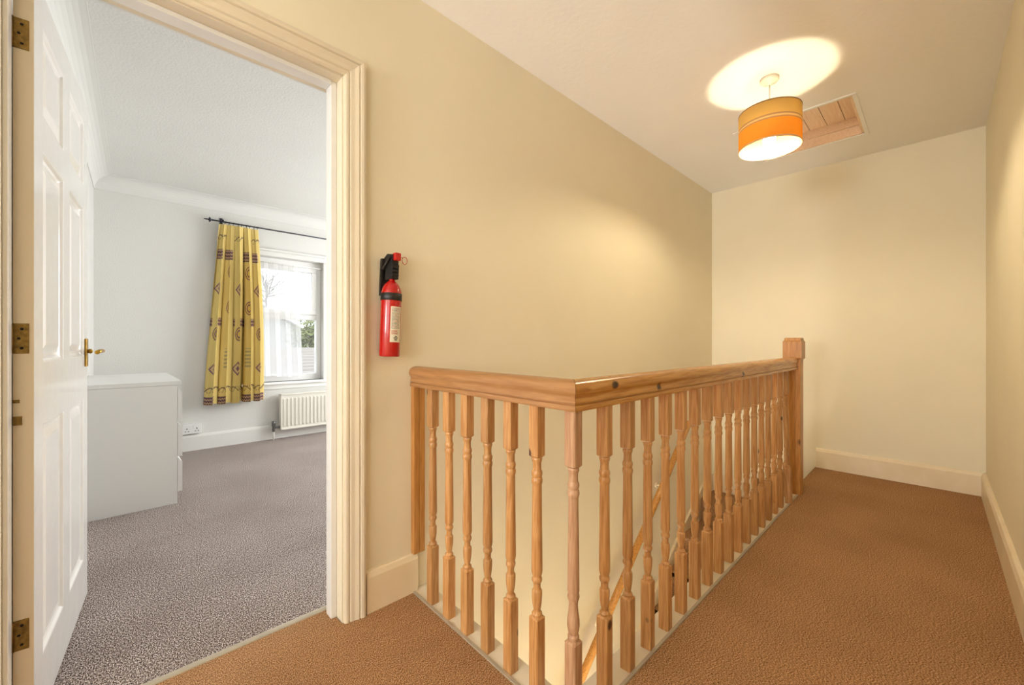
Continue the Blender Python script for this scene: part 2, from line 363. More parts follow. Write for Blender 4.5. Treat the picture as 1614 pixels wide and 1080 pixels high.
bm = bmesh.new(); sweep(bm, [(-0.013, 0), (-0.011, 0.003), (-0.004, 0.006), (0.004, 0.006), (0.011, 0.003), (0.013, 0)],
      [lambda a, b: (DX0, 1.635 + a, b), lambda a, b: (DX1, 1.635 + a, b)]); struct('trim_7', bm, M['strip'])

# ------------------------------------------------------------------ bedroom door: six panels, both faces moulded
DW, DT, DH = 0.795, 0.035, 1.972
xb = [0, 0.09, 0.35, 0.447, 0.710, DW]; zb = [0.006, 0.17, 0.80, 0.965, 1.54, 1.635, 1.875, DH]
def door_face(bm, y, s):
    def q(p): bm.faces.new([bm.verts.new(v) for v in p])
    for i in range(5):
        for j in range(7):
            x0, x1, z0, z1 = xb[i], xb[i + 1], zb[j], zb[j + 1]
            if i in (1, 3) and j in (1, 3, 5):
                prev = None
                for off, d in ((0, 0), (0.004, 0.001), (0.010, 0.007), (0.016, 0.010), (0.024, 0.011), (0.046, 0.004), (0.050, 0.003)):
                    cur = [(x0 + off, y + s * d, z0 + off), (x1 - off, y + s * d, z0 + off), (x1 - off, y + s * d, z1 - off), (x0 + off, y + s * d, z1 - off)]
                    if prev:
                        for k in range(4): q([prev[k], prev[(k + 1) % 4], cur[(k + 1) % 4], cur[k]])
                    prev = cur
                q(prev)
            else:
                q([(x0, y, z0), (x1, y, z0), (x1, y, z1), (x0, y, z1)])
bm = bmesh.new(); door_face(bm, 0, 1); door_face(bm, DT, -1)
for p in ([(0, 0), (0, DT)], [(DW, 0), (DW, DT)]):
    bm.faces.new([bm.verts.new((a[0], a[1], z)) for a, z in ((p[0], zb[0]), (p[1], zb[0]), (p[1], DH), (p[0], DH))])
for z in (zb[0], DH): bm.faces.new([bm.verts.new(v) for v in ((0, 0, z), (DW, 0, z), (DW, DT, z), (0, DT, z))])
bmesh.ops.remove_doubles(bm, verts=bm.verts, dist=0.0001)
door = obj('door_1', bm, M['whitegloss']); door['kind'] = 'structure'
door.data.materials.append(M['trimcream'])
for f in door.data.polygons:          # the hinge edge carries the landing's cream paint
    if abs(f.center.x) < 0.001: f.material_index = 1
door.location = (-0.141, 1.606, 0); door.rotation_euler = (0, 0, R(90 - 5.2))
for zc in (1.798, 1.030, 0.283):
    bm = bmesh.new(); box(bm, -0.0022, 0.0, 0.008, DT, zc - 0.038, zc + 0.038, bev=0.0006)
    tube(bm, [(-0.003, DT + 0.003, zc - 0.038), (-0.003, DT + 0.003, zc + 0.038)], 0.005, 10)
    h = obj('hinge', bm, M['oldbrass'], door, local=True)
    for dz in (-0.024, 0.0, 0.024):
        s = obj('screw', B(lathe, [(0.0001, 0.0012), (0.003, 0.001), (0.0034, 0)], 10, (0, 0, 0), Matrix.Rotation(R(-90), 3, 'Y').to_4x4()), M['dark'], h, local=True)
        s.location = (-0.0024, 0.020 + (0.005 if dz == 0 else 0), zc + dz)
obj('keeper_plate', boxes([(-0.003, 0, 0.020, DT, 0.812, 0.834), (-0.0025, 0, 0.024, DT, 0.868, 0.876)]), M['oldbrass'], door, local=True)
for s, y in ((-1, 0.0), (1, DT)):
    bm = bmesh.new(); box(bm, DW - 0.062, DW - 0.022, min(y, y + s * 0.006), max(y, y + s * 0.006), 0.925, 1.035, bev=0.002)
    hp = obj('handle_plate', bm, M['brass'], door, local=True)
    bm = bmesh.new(); lathe(bm, [(0.011, 0), (0.011, 0.006), (0.007, 0.010), (0.007, 0.042), (0.009, 0.046), (0.009, 0.052), (0.004, 0.056)], 16,
          (DW - 0.042, y, 0.985), Matrix.Rotation(R(90 * -s * -1), 4, 'X'))
    yy = y + s * 0.048
    tube(bm, [(DW - 0.038, yy, 0.986), (DW - 0.07, yy, 0.987), (DW - 0.11, yy, 0.986), (DW - 0.14, yy + s * -0.004, 0.982)], [0.008, 0.0075, 0.007, 0.008], 10)
    obj('lever', bm, M['brass'], hp, local=True)

# ------------------------------------------------------------------ bedroom window
win = obj('window_1', boxes([(WX0, WX1, FY + 0.09, FY + 0.16, WZ0, WZ0 + 0.07), (WX0, WX1, FY + 0.09, FY + 0.16, WZ1 - 0.065, WZ1),
        (WX0, WX0 + 0.05, FY + 0.09, FY + 0.16, WZ0 + 0.07, WZ1 - 0.065), (WX1 - 0.05, WX1, FY + 0.09, FY + 0.16, WZ0 + 0.07, WZ1 - 0.065),
        (WX0 + 0.05, WX1 - 0.05, FY + 0.09, FY + 0.16, 1.275, 1.335)], 0.004), M['upvc']); win['kind'] = 'structure'
sx0, sx1, sz0, sz1 = WX0 + 0.052, WX1 - 0.052, 1.337, WZ1 - 0.067
obj('opening_sash', boxes([(sx0, sx1, FY + 0.075, FY + 0.13, sz0, sz0 + 0.05), (sx0, sx1, FY + 0.075, FY + 0.13, sz1 - 0.05, sz1),
        (sx0, sx0 + 0.05, FY + 0.075, FY + 0.13, sz0 + 0.05, sz1 - 0.05), (sx1 - 0.05, sx1, FY + 0.075, FY + 0.13, sz0 + 0.05, sz1 - 0.05)], 0.004), M['upvc'], win)
obj('pane', boxes([(sx0 + 0.05, sx1 - 0.05, FY + 0.10, FY + 0.104, sz0 + 0.05, sz1 - 0.05)]), M['glass'], win)
obj('pane', boxes([(WX0 + 0.05, WX1 - 0.05, FY + 0.125, FY + 0.129, WZ0 + 0.07, 1.275)]), M['glass'], win)
obj('sash_handle', boxes([(1.30, 1.40, FY + 0.058, FY + 0.075, sz0 + 0.012, sz0 + 0.030)], 0.004), M['upvc'], win)
bm = bmesh.new(); box(bm, WX0 - 0.05, WX1 + 0.05, FY - 0.045, FY + 0.088, WZ0 - 0.028, WZ0 + 0.0, bev=0.008)
box(bm, WX0 - 0.03, WX1 + 0.03, FY - 0.012, FY + 0.0, WZ0 - 0.075, WZ0 - 0.028, bev=0.003)
obj('window_sill', bm, M['upvc'], win)
# moulded head and side casing round the reveal
bm = bmesh.new(); box(bm, WX0 - 0.06, WX1 + 0.06, FY - 0.018, FY, WZ1, WZ1 + 0.05, bev=0.003); box(bm, WX0 - 0.08, WX1 + 0.08, FY - 0.035, FY, WZ1 + 0.05, WZ1 + 0.075, bev=0.006)
struct('trim_8', bm, M['bedskirt'])
# added bedroom and landing windows out of view, each framing a fill light
def plain_window(name, fn, a0, a1, z0, z1):
    bm = bmesh.new()
    for q in ((a0, a1, z0, z0 + 0.06), (a0, a1, z1 - 0.06, z1), (a0, a0 + 0.05, z0, z1), (a1 - 0.05, a1, z0, z1), ((a0 + a1) / 2 - 0.03, (a0 + a1) / 2 + 0.03, z0, z1)):
        box(bm, *fn(q[0], q[1]), q[2], q[3])
    o = obj(name, bm, M['upvc']); o['kind'] = 'structure'
    bm = bmesh.new(); f = list(fn(a0 + 0.05, a1 - 0.05))
    for i in (0, 2):
        if f[i + 1] - f[i] < 0.2: mid = (f[i] + f[i + 1]) / 2; f[i], f[i + 1] = mid - 0.002, mid + 0.002
    box(bm, *f, z0 + 0.06, z1 - 0.06)
    obj('pane', bm, M['glass'], o)
plain_window('added_window_2', lambda a, b: (3.53, 3.58, a, b), 2.4, 4.2, 0.65, 2.05)  # unseen, put in for the bedroom fill
plain_window('added_window_4', lambda a, b: (a, b, YR - 0.10, YR - 0.05), -2.5, -1.0, 0.7, 2.1)  # unseen, put in for the landing's side fill
plain_window('added_window_3', lambda a, b: (-4.58, -4.53, a, b), 0.0, 1.25, 0.6, 2.1)  # unseen, put in for the landing's rear fill

# ------------------------------------------------------------------ staircase going down: three winders round the newel, then the flight
st = thing('staircase', 'brown carpeted stairs winding down beside the wall, seen between the balusters', 'stairs', (3.385, 0.72, -2.6))
PX, PY = 3.385, 0.72; XW, HY = XE - 0.002, HW - 0.002
rise = 0.195
def ray(deg):
    a = R(deg); d = (math.cos(a), math.sin(a)); t = min((XW - PX) / d[0] if d[0] > 1e-6 else 9e9, (HY - PY) / d[1] if d[1] > 1e-6 else 9e9)
    return (PX + d[0] * t, PY + d[1] * t)
wind = [[(PX, 0.692), (XW, 0.692), ray(28), (PX, PY)], [(PX, PY), ray(28), (XW, HY), ray(60)], [(PX, PY), ray(60), (PX, HY)]]
for i, p in enumerate(wind):
    bm = bmesh.new(); z = -rise * (i + 1); prism(bm, p, z - 0.40, z); obj('winder_step', bm, M['hallcarpet'], st)
z = -rise * 3; X = PX
for i in range(9):
    z -= rise
    bm = bmesh.new(); box(bm, X - 0.235, X, PY, HW - 0.022, z - 0.3, z, bev=0.0)
    box(bm, X - 0.235, X - 0.210, PY, HW - 0.022, z - 0.03, z + 0.001)
    obj('step', bm, M['hallcarpet'], st); X -= 0.235
obj('hall_landing', boxes([(0.93, X, PY, HY, LB + 0.002, z - rise)]), M['hallcarpet'], st)
bm = bmesh.new()
top = [(XE - 0.02, -0.235), (3.97, -0.235), (3.90, -0.28), (3.36, -0.60), (2.92, -0.894), (1.25, -2.28)]
bot = [(1.25, -2.75), (2.9, -1.40), (3.5, -0.95), (XE - 0.02, -0.70)]
prism(bm, top + bot, HW - 0.021, HW - 0.001, lambda a, b, c: (a, c, b)); obj('wall_string', bm, M['skirt'], st)

# stair handrail on the wall
wh = thing('wall_handrail', 'round pine handrail sloping down the stairwell wall behind the balusters', 'handrail', (3.43, 1.44, 0.33))
r0, r1 = Vector((3.46, 1.435, 0.355)), Vector((1.30, 1.435, -1.49))
prof = [(0.022 * math.cos(a), 0.022 * math.sin(a) + (0.0)) for a in [2 * PI * k / 16 for k in range(16)]]
obj('rail', B(tube, [r0, r0.lerp(r1, 0.003), r1], [0.018, 0.023, 0.023], 16), M['pine_x'], wh)
for f in (0.205, 0.575, 0.93):
    p = r0.lerp(r1, f); bm = bmesh.new()
    tube(bm, [p + Vector((0, 0, -0.018)), p + Vector((0, 0.02, -0.045)), p + Vector((0, 0.05, -0.055)), p + Vector((0, 0.07, -0.055))], 0.007, 8)
    lathe(bm, [(0.022, 0), (0.020, 0.006), (0.01, 0.008)], 14, p + Vector((0, 0.070, -0.055)), Matrix.Rotation(R(90), 4, 'X'))
    obj('bracket', bm, M['skirt'], wh)

# ------------------------------------------------------------------ balustrade
bal = thing('balustrade', 'pine balustrade with turned balusters round the stairwell opening', 'railing', (0.885, 0.675, 0.0))
YB = 0.675
def xl(y): return 0.885 + 0.03 * (y - YB)
RB = 0.840
half = [(0.029, 0.0), (0.031, 0.003), (0.031, 0.012), (0.029, 0.015), (0.0235, 0.0165), (0.0235, 0.019), (0.029, 0.021), (0.029, 0.026), (0.027, 0.030), (0.0262, 0.036), (0.028, 0.042),
        (0.0325, 0.048), (0.0345, 0.054), (0.0345, 0.060), (0.0325, 0.067), (0.028, 0.073), (0.020, 0.078), (0.010, 0.081)]
prof = half + [(0, 0.082)] + [(-a, b) for a, b in half[::-1]]
# across rail: from the wall to the mitre; along rail: from the mitre to the newel
bm = bmesh.new(); sweep(bm, prof, [lambda a, b: (xl(HW) - a, HW, RB + b), lambda a, b: (0.885 - a - 0.0004, YB - a + 0.0008, RB + b)], smooth=True)
obj('handrail', bm, M['pine_y'], bal)
bm = bmesh.new()
st_ = [lambda a, b: (0.885 - a + 0.0008, YB - a, RB + b)] + [lambda a, b, x=x: (x, YB - a, RB + b) for x in (3.285,)]
sweep(bm, prof, st_, smooth=True); obj('handrail', bm, M['pine_x'], bal)
for o in [c for c in bal.children]:
    for p in o.data.polygons: p.use_smooth = len(p.vertices) == 4
    try: o.data.set_sharp_from_angle(angle=R(38))
    except Exception: pass

def baluster_mesh(kind=0):
    bm = bmesh.new(); s = 0.0178
    # square blocks with chamfered shoulders that run into the turning
    def block(z0, z1, end):
        c = 0.003; ring = lambda h, z: [bm.verts.new(v) for v in ((-h, -h + c, z), (-h + c, -h, z), (h - c, -h, z), (h, -h + c, z), (h, h - c, z), (h - c, h, z), (-h + c, h, z), (-h, h - c, z))]
        zs = [(z0, s), (z1, s)] if end == 'lo' else [(z0, s), (z1, s)]
        rs = [ring(h, z) for z, h in zs]
        if end == 'lo':
            t = [bm.verts.new((0.0135 * math.cos(a), 0.0135 * math.sin(a), z1 + 0.006)) for a in [R(202.5 + 45 * k) for k in range(8)]]; rs.append(t)
        else:
            t = [bm.verts.new((0.0135 * math.cos(a), 0.0135 * math.sin(a), z0 - 0.006)) for a in [R(202.5 + 45 * k) for k in range(8)]]; rs.insert(0, t)
        for p, q in zip(rs, rs[1:]):
            for i in range(8): bm.faces.new([p[i], p[(i + 1) % 8], q[(i + 1) % 8], q[i]])
        bm.faces.new(rs[0][::-1]); bm.faces.new(rs[-1])
    zb_, zt = 0.222, 0.692
    block(0.0, zb_, 'lo'); block(zt, RB, 'hi')
    if kind == 0:
        prof = [(0.0125, zb_ + 0.001), (0.0150, zb_ + 0.008), (0.0155, zb_ + 0.011), (0.0135, zb_ + 0.015), (0.0105, zb_ + 0.018), (0.0100, zb_ + 0.021), (0.0118, zb_ + 0.030), (0.0140, zb_ + 0.045),
                (0.0150, zb_ + 0.060), (0.0150, zb_ + 0.076), (0.0140, zb_ + 0.079), (0.0112, zb_ + 0.082), (0.0105, zb_ + 0.092), (0.0112, zb_ + 0.100), (0.0135, zb_ + 0.103), (0.0152, zb_ + 0.108),
                (0.0150, zb_ + 0.113), (0.0128, zb_ + 0.118), (0.0128, zb_ + 0.121), (0.0150, zb_ + 0.127), (0.0162, zb_ + 0.134), (0.0160, zb_ + 0.16), (0.0138, zt - 0.088)]
    else:
        prof = [(0.0125, zb_ + 0.001), (0.0150, zb_ + 0.010), (0.0155, zb_ + 0.016), (0.0125, zb_ + 0.022), (0.0145, zb_ + 0.030), (0.0168, zb_ + 0.045), (0.0165, zb_ + 0.060), (0.0135, zb_ + 0.080),
                (0.0118, zb_ + 0.100), (0.0125, zb_ + 0.110), (0.0155, zb_ + 0.116), (0.0165, zb_ + 0.122), (0.0150, zb_ + 0.128), (0.0150, zb_ + 0.134), (0.0165, zb_ + 0.138), (0.0160, zb_ + 0.146), (0.0135, zt - 0.088)]
    prof += [(0.0138, zt - 0.084), (0.0155, zt - 0.080), (0.0165, zt - 0.074), (0.0160, zt - 0.068), (0.0138, zt - 0.063), (0.0150, zt - 0.059), (0.0162, zt - 0.053), (0.0155, zt - 0.047), (0.0128, zt - 0.042),
             (0.0122, zt - 0.030), (0.0125, zt - 0.020), (0.0145, zt - 0.015), (0.0155, zt - 0.010), (0.0140, zt - 0.004), (0.0130, zt - 0.001)]
    lathe(bm, prof, 18, cap=False)
    bmesh.ops.recalc_face_normals(bm, faces=bm.faces)
    me = bpy.data.meshes.new('baluster'); bm.to_mesh(me); bm.free(); me.set_sharp_from_angle(angle=R(24))
    return me
me0 = baluster_mesh(0); me0.materials.append(M['pine_z'])
me1 = baluster_mesh(1); me1.materials.append(M['pine_corner'])
def put_bal(x, y, me, rz=0, tilt=(0, 0), dz=0):
    o = bpy.data.objects.new('baluster', me); C.objects.link(o); o.parent = bal
    o.location = (x - bal.location.x, y - bal.location.y, dz); o.rotation_euler = (tilt[0], tilt[1], rz); return o
put_bal(0.885, YB, me1, 0)['label'] = 'faded grey-brown corner baluster'
for i in range(6):
    y = YB + 0.135 + 0.1135 * i
    put_bal(xl(y), y, me0, R(random.uniform(-2, 2)))
for k in range(1, 17):
    put_bal(1.033 + 0.1293 * (k - 1), YB, me0, R(random.uniform(-2.5, 2.5)))
b1 = put_bal(3.085, 0.652, me0, R(4), (R(-1.9), R(0.5))); b1['label'] = 'leaning baluster beside the newel'
b2 = put_bal(3.20, YB + 0.010, me0, R(-8), (R(-1.2), R(0.8)))
# half post on the wall
obj('wall_post', boxes([(xl(HW) - 0.026, xl(HW) - 0.001, HW - 0.024, HW, 0.155, RB), (xl(HW) + 0.001, xl(HW) + 0.026, HW - 0.024, HW, 0.155, RB)], 0.002), M['pine_newel'], bal)
# newel
NX = 3.335
bm = bmesh.new(); box(bm, NX - 0.045, NX + 0.045, YB - 0.045, YB - 0.0155, -0.2, 0.915, bev=0.003); box(bm, NX - 0.045, NX + 0.045, YB - 0.0135, YB + 0.045, -0.5, 0.915, bev=0.003)
box(bm, NX - 0.043, NX + 0.043, YB - 0.03, YB + 0.03, 0.0, 0.91)
nw = obj('newel_post', bm, M['pine_newel'], bal)
bm = bmesh.new(); h = 0.054; cx, cy = NX, YB
sq = lambda h, z: (lambda a: None)
prof_c = [(0.046, 0.905), (0.053, 0.912), (0.054, 0.918), (0.054, 1.022), (0.052, 1.030), (0.047, 1.034), (0.046, 1.046), (0.043, 1.052)]
rings = [[bm.verts.new((cx + sx * hh, cy + sy * hh, z)) for sx, sy in ((-1, -1), (1, -1), (1, 1), (-1, 1))] for hh, z in prof_c]
for p, q in zip(rings, rings[1:]):
    for i in range(4): bm.faces.new([p[i], p[(i + 1) % 4], q[(i + 1) % 4], q[i]])
bm.faces.new(rings[0][::-1]); bm.faces.new(rings[-1]); cap = obj('newel_cap', bm, M['pine_newel'], nw, local=False)
cap.data.transform(Matrix.Translation(-bal.location)) if False else None
for ch in (cap,): ch.location = -Vector(bal.location)
# white board under the balusters, with the pale edging strip at the carpet
bm = bmesh.new()
prism(bm, [(0.864, 0.655), (3.29, 0.650), (3.29, 0.735), (0.940, 0.735), (0.962, HW), (0.893, HW)], -0.22, 0.001)
obj('base_board', bm, M['board'], bal)
bm = bmesh.new()
prism(bm, [(0.853, 0.645), (3.29, 0.640), (3.29, 0.650), (0.864, 0.655), (0.893, HW - 0.02), (0.882, HW - 0.02)], -0.05, 0.005)
obj('edging_strip', bm, M['strip'], bal)

# ------------------------------------------------------------------ fire extinguisher on the wall
fe = thing('fire_extinguisher', 'small red fire extinguisher with black head strapped to the wall beside the door frame', 'fire extinguisher', (0.765, 1.462, 0.966), (0, R(2.2), 0))
obj('cylinder', B(lathe, [(0.030, 0.0), (0.0372, 0.001), (0.0385, 0.005), (0.0385, 0.235), (0.0375, 0.248), (0.034, 0.262), (0.028, 0.275), (0.020, 0.284), (0.013, 0.289), (0.011, 0.293), (0.011, 0.300)], 40), M['red'], fe, local=True)
bm = bmesh.new(); lathe(bm, [(0.0392, 0.214), (0.0402, 0.215), (0.0402, 0.241), (0.0392, 0.242)], 40, cap=False)
box(bm, -0.018, 0.018, 0.036, 0.044, 0.02, 0.36, bev=0.002); obj('wall_bracket', bm, M['black'], fe, local=True)
bm = bmesh.new(); rr = 0.0389
def arc(a): return (rr * math.cos(a), rr * math.sin(a))
a0, a1 = R(-118), R(-52)
# label: curved patch
vs = [[bm.verts.new((*arc(a0 + (a1 - a0) * i / 12), z)) for i in range(13)] for z in (0.055, 0.190)]
vo = [[bm.verts.new((1.006 * arc(a0 + (a1 - a0) * i / 12)[0], 1.006 * arc(a0 + (a1 - a0) * i / 12)[1], z)) for i in range(13)] for z in (0.055, 0.190)]
for i in range(12):
    bm.faces.new([vo[0][i], vo[0][i + 1], vo[1][i + 1], vo[1][i]])
lab = obj('label', bm, mat('label_paper', (232, 226, 204), 0.5), fe, local=True)
def curved_marks(rects, m, name):
    bm = bmesh.new(); r2 = rr * 1.009
    for (u0, u1, z0, z1) in rects:
        n = max(1, int((u1 - u0) * 20)); A = lambda u: a0 + (a1 - a0) * u
        for i in range(n):
            p, q = A(u0 + (u1 - u0) * i / n), A(u0 + (u1 - u0) * (i + 1) / n)
            bm.faces.new([bm.verts.new((r2 * math.cos(t), r2 * math.sin(t), z)) for t, z in ((p, z0), (q, z0), (q, z1), (p, z1))])
    return obj(name, bm, m, lab, local=True)
rows = []; red = []; foot = []
for j in range(19):
    z = 0.184 - j * 0.0042; u = 0.10
    while u < 0.84:
        wd = random.uniform(0.05, 0.14); (rows if random.random() > 0.28 else red).append((u, min(u + wd, 0.88), z - 0.0018, z)); u += wd + 0.03
for j in range(5):
    z = 0.101 - j * 0.0036; red.append((0.10, random.uniform(0.6, 0.78), z - 0.0018, z))
for j, (a, b) in enumerate(((0.42, 0.62), (0.30, 0.70), (0.34, 0.66), (0.38, 0.64))):
    z = 0.078 - j * 0.0045; foot.append((a, b, z - 0.0028, z))
curved_marks(rows, mat('label_ink', (60, 56, 50), 0.6), 'small_print'); curved_marks(foot, bpy.data.materials['label_ink'], 'bold_print'); curved_marks(red, mat('label_red_ink', (196, 92, 66), 0.6), 'red_print')
bm = bmesh.new()
prism(bm, [(-0.020, 0.294), (0.022, 0.298), (0.024, 0.352), (0.020, 0.356), (0.020, 0.392), (-0.012, 0.396), (-0.030, 0.380), (-0.032, 0.372), (-0.020, 0.366)], -0.016, 0.016, lambda a, b, c: (c * 0.8 + a * 0.25, -a * 0.9 + 0.004, b))
for zc in (0.312, 0.326, 0.340): box(bm, -0.012, 0.014, -0.027, -0.018, zc - 0.004, zc + 0.003, bev=0.0015)
hd = obj('valve_head', bm, M['black'], fe, local=True)
bm = bmesh.new(); box(bm, -0.004, 0.020, -0.030, -0.004, 0.368, 0.398, bev=0.003); obj('trigger', bm, M['redplastic'], fe, local=True)
bm = bmesh.new(); tube(bm, [(0.0, 0.03, 0.300), (-0.006, 0.034, 0.345), (0.0, 0.012, 0.380)], 0.004, 8); box(bm, -0.032, 0.012, 0.024, 0.040, 0.338, 0.378, bev=0.003); box(bm, -0.031, -0.022, 0.030, 0.042, 0.235, 0.340, bev=0.001); tube(bm, [(-0.030, 0.018, 0.332), (-0.022, 0.006, 0.360), (-0.012, -0.004, 0.384)], 0.005, 8); obj('carry_handle', bm, M['black'], fe, local=True)
bm = bmesh.new(); cx_, cz_ = 0.040, 0.374
tube(bm, [(0.018, -0.018, 0.384), (0.030, -0.020, 0.384)], 0.0012, 6)
tube(bm, [(cx_ + 0.011 * math.cos(2 * PI * k / 20), -0.020, cz_ + 0.014 * math.sin(2 * PI * k / 20)) for k in range(21)], 0.0013, 6, cap=False)
obj('pull_pin', bm, M['redplastic'], fe, local=True)

# ------------------------------------------------------------------ pendant lamp
LX, LY = 2.567, 0.632
pl = thing('pendant_lamp', 'lit ceiling pendant with a yellow and orange striped drum shade', 'ceiling lamp', (LX, LY, CZ))
obj('ceiling_rose', B(lathe, [(0.045, 0.0), (0.045, -0.012), (0.040, -0.020), (0.016, -0.026), (0.012, -0.034), (0.004, -0.036)], 28, (LX, LY, CZ)), M['whitecloth'], pl)
obj('flex', B(tube, [(LX, LY, CZ - 0.03), (LX, LY, 2.20)], 0.003, 8), M['whitecloth'], pl)
obj('bulb_holder', B(lathe, [(0.008, 2.205), (0.018, 2.198), (0.019, 2.165), (0.016, 2.160)], 18, (LX, LY, 0)), M['whitecloth'], pl)
bm = bmesh.new(); lathe(bm, [(0.012, 2.166), (0.0135, 2.158), (0.020, 2.148), (0.0255, 2.136)], 24, (LX, LY, 0)); bl = obj('bulb', bm, M['whitecloth'], pl)
bm = bmesh.new(); lathe(bm, [(0.0255, 2.1355), (0.0295, 2.128), (0.0300, 2.119), (0.027, 2.107), (0.019, 2.097), (0.006, 2.093)], 24, (LX, LY, 0)); obj('bulb_dome', bm, M['bulb'], bl)
bl.children[0].data.transform(Matrix.Translation(Vector((0, 0, 0)) - Vector(pl.location)))
sh = bmesh.new(); lathe(sh, [(0.146, -0.098), (0.1475, -0.0985), (0.1475, 0.0985), (0.146, 0.098)], 64, cap=False)
for s_ in (1, -1):
    lathe(sh, [(0.1455, s_ * 0.0955), (0.1485, s_ * 0.0955), (0.1485, s_ * 0.0995), (0.1455, s_ * 0.0995), (0.1455, s_ * 0.0955)], 64, cap=False)
so = obj('lamp_shade', sh, M['shade'], pl, local=True); so.location = (0, 0, 2.172 - CZ)
bm = bmesh.new(); lathe(bm, [(0.1445, -0.094), (0.1445, 0.094)], 64, cap=False)
li = bpy.data.materials.new('shade_lining'); li.use_nodes = True; _n = li.node_tree.nodes; _l = li.node_tree.links
_b = _n['Principled BSDF']; _b.inputs['Base Color'].default_value = (*lin((186, 158, 84)), 1)
_t = _n.new('ShaderNodeBsdfTranslucent'); _t.inputs[0].default_value = (*lin((200, 170, 96)), 1); _x = _n.new('ShaderNodeMixShader'); _x.inputs[0].default_value = 0.35
_l.new(_b.outputs[0], _x.inputs[1]); _l.new(_t.outputs[0], _x.inputs[2]); _l.new(_x.outputs[0], _n['Material Output'].inputs[0])
lo = obj('shade_lining', bm, li, so, local=True)
bm = bmesh.new()
for k in range(3):
    a = 2 * PI * k / 3; tube(bm, [(LX + 0.018 * math.cos(a), LY + 0.018 * math.sin(a), 2.168), (LX + 0.05 * math.cos(a), LY + 0.05 * math.sin(a), 2.19), (LX + 0.144 * math.cos(a), LY + 0.144 * math.sin(a), 2.262)], 0.0015, 6)
obj('shade_ring', bm, M['whitecloth'], pl)

# ------------------------------------------------------------------ loft hatch
lh = thing('loft_hatch', 'square loft hatch of bare pine boards recessed in the ceiling behind the lamp', 'hatch', (3.39, 0.645, CZ))
bm = bmesh.new()
n = 6
for i in range(n):
    y0 = HY0 + (HY1 - HY0) * i / n; y1 = HY0 + (HY1 - HY0) * (i + 1) / n
    box(bm, HX0, HX1, y0 + 0.0015, y1 - 0.0015, CZ + 0.118, CZ + 0.14, bev=0.002)
obj('boards', bm, M['pine_hatch'], lh)
bm = bmesh.new()
prf = [(0.0, 0.0), (0.018, 0.0), (0.018, 0.050), (0.03, 0.050), (0.03, 0.118), (0, 0.118)]
t = 0.014
box(bm, HX0, HX0 + t, HY0, HY1, CZ, CZ + 0.16); box(bm, HX1 - t, HX1, HY0, HY1, CZ, CZ + 0.16)
box(bm, HX0, HX1, HY0, HY0 + t, CZ, CZ + 0.16); box(bm, HX0, HX1, HY1 - t, HY1, CZ, CZ + 0.16)
box(bm, HX1 - t - 0.012, HX1 - t, HY0 + t, HY1 - t, CZ + 0.06, CZ + 0.118); box(bm, HX0 + t, HX0 + t + 0.012, HY0 + t, HY1 - t, CZ + 0.06, CZ + 0.118)
obj('lining', bm, M['pine_hatch'], lh)
box_l = bmesh.new(); wv = 0.022; e = 0.006
for q in ((HX0 - wv, HX1 + wv, HY0 - wv, HY0), (HX0 - wv, HX1 + wv, HY1, HY1 + wv), (HX0 - wv, HX0, HY0, HY1), (HX1, HX1 + wv, HY0, HY1)): box(box_l, *q, CZ - e, CZ, bev=0.002)
obj('trim', box_l, M['hallceil'], lh)
struct('ceiling_loft', boxes([(HX0 - 0.1, HX1 + 0.1, HY0 - 0.1, HY1 + 0.1, CZ + 0.16, CZ + 0.2)]), M['hallceil'])

# ------------------------------------------------------------------ chest of drawers
CX1, CY0, CY1, CH = 0.302, 3.355, 4.36, 0.776; CX0 = -0.118
ch = thing('chest_of_drawers', 'white three drawer chest against the bedroom wall beyond the open door', 'chest of drawers', ((CX0 + CX1) / 2, (CY0 + CY1) / 2, 0))
bm = bmesh.new(); box(bm, CX0, CX1, CY0, CY0 + 0.018, 0, CH - 0.026, bev=0.001); box(bm, CX0, CX1, CY1 - 0.018, CY1, 0, CH - 0.026, bev=0.001)
box(bm, CX0, CX0 + 0.01, CY0 + 0.018, CY1 - 0.018, 0.03, CH - 0.03); box(bm, CX0 + 0.01, CX1 - 0.01, CY0 + 0.018, CY1 - 0.018, 0.05, 0.068)
box(bm, CX1 - 0.04, CX1 - 0.02, CY0 + 0.018, CY1 - 0.018, 0.0, 0.07)
obj('carcass', bm, M['chest'], ch)
obj('top', boxes([(CX0 - 0.002, CX1 + 0.020, CY0 - 0.002, CY1 + 0.002, CH - 0.025, CH)], 0.0015), M['chest'], ch)
hh = (CH - 0.035 - 0.075) / 3
for i in range(3):
    z0 = 0.075 + hh * i; z1 = z0 + hh - 0.004
    bm = bmesh.new()
    prism(bm, [(CX1 + 0.002, z0), (CX1 + 0.025, z0), (CX1 + 0.025, z1 - 0.034), (CX1 + 0.006, z1 - 0.006), (CX1 + 0.002, z1 - 0.004)], CY0 + 0.001, CY1 - 0.001, lambda a, b, c: (a, c, b))
    d = obj('drawer', bm, M['chest'], ch)
    obj('drawer_box', boxes([(CX0 + 0.03, CX1 + 0.001, CY0 + 0.03, CY1 - 0.03, z0 + 0.02, z1 - 0.05)]), M['chest'], d, local=True)
    d.children[0].data.transform(Matrix.Translation(-ch.location))

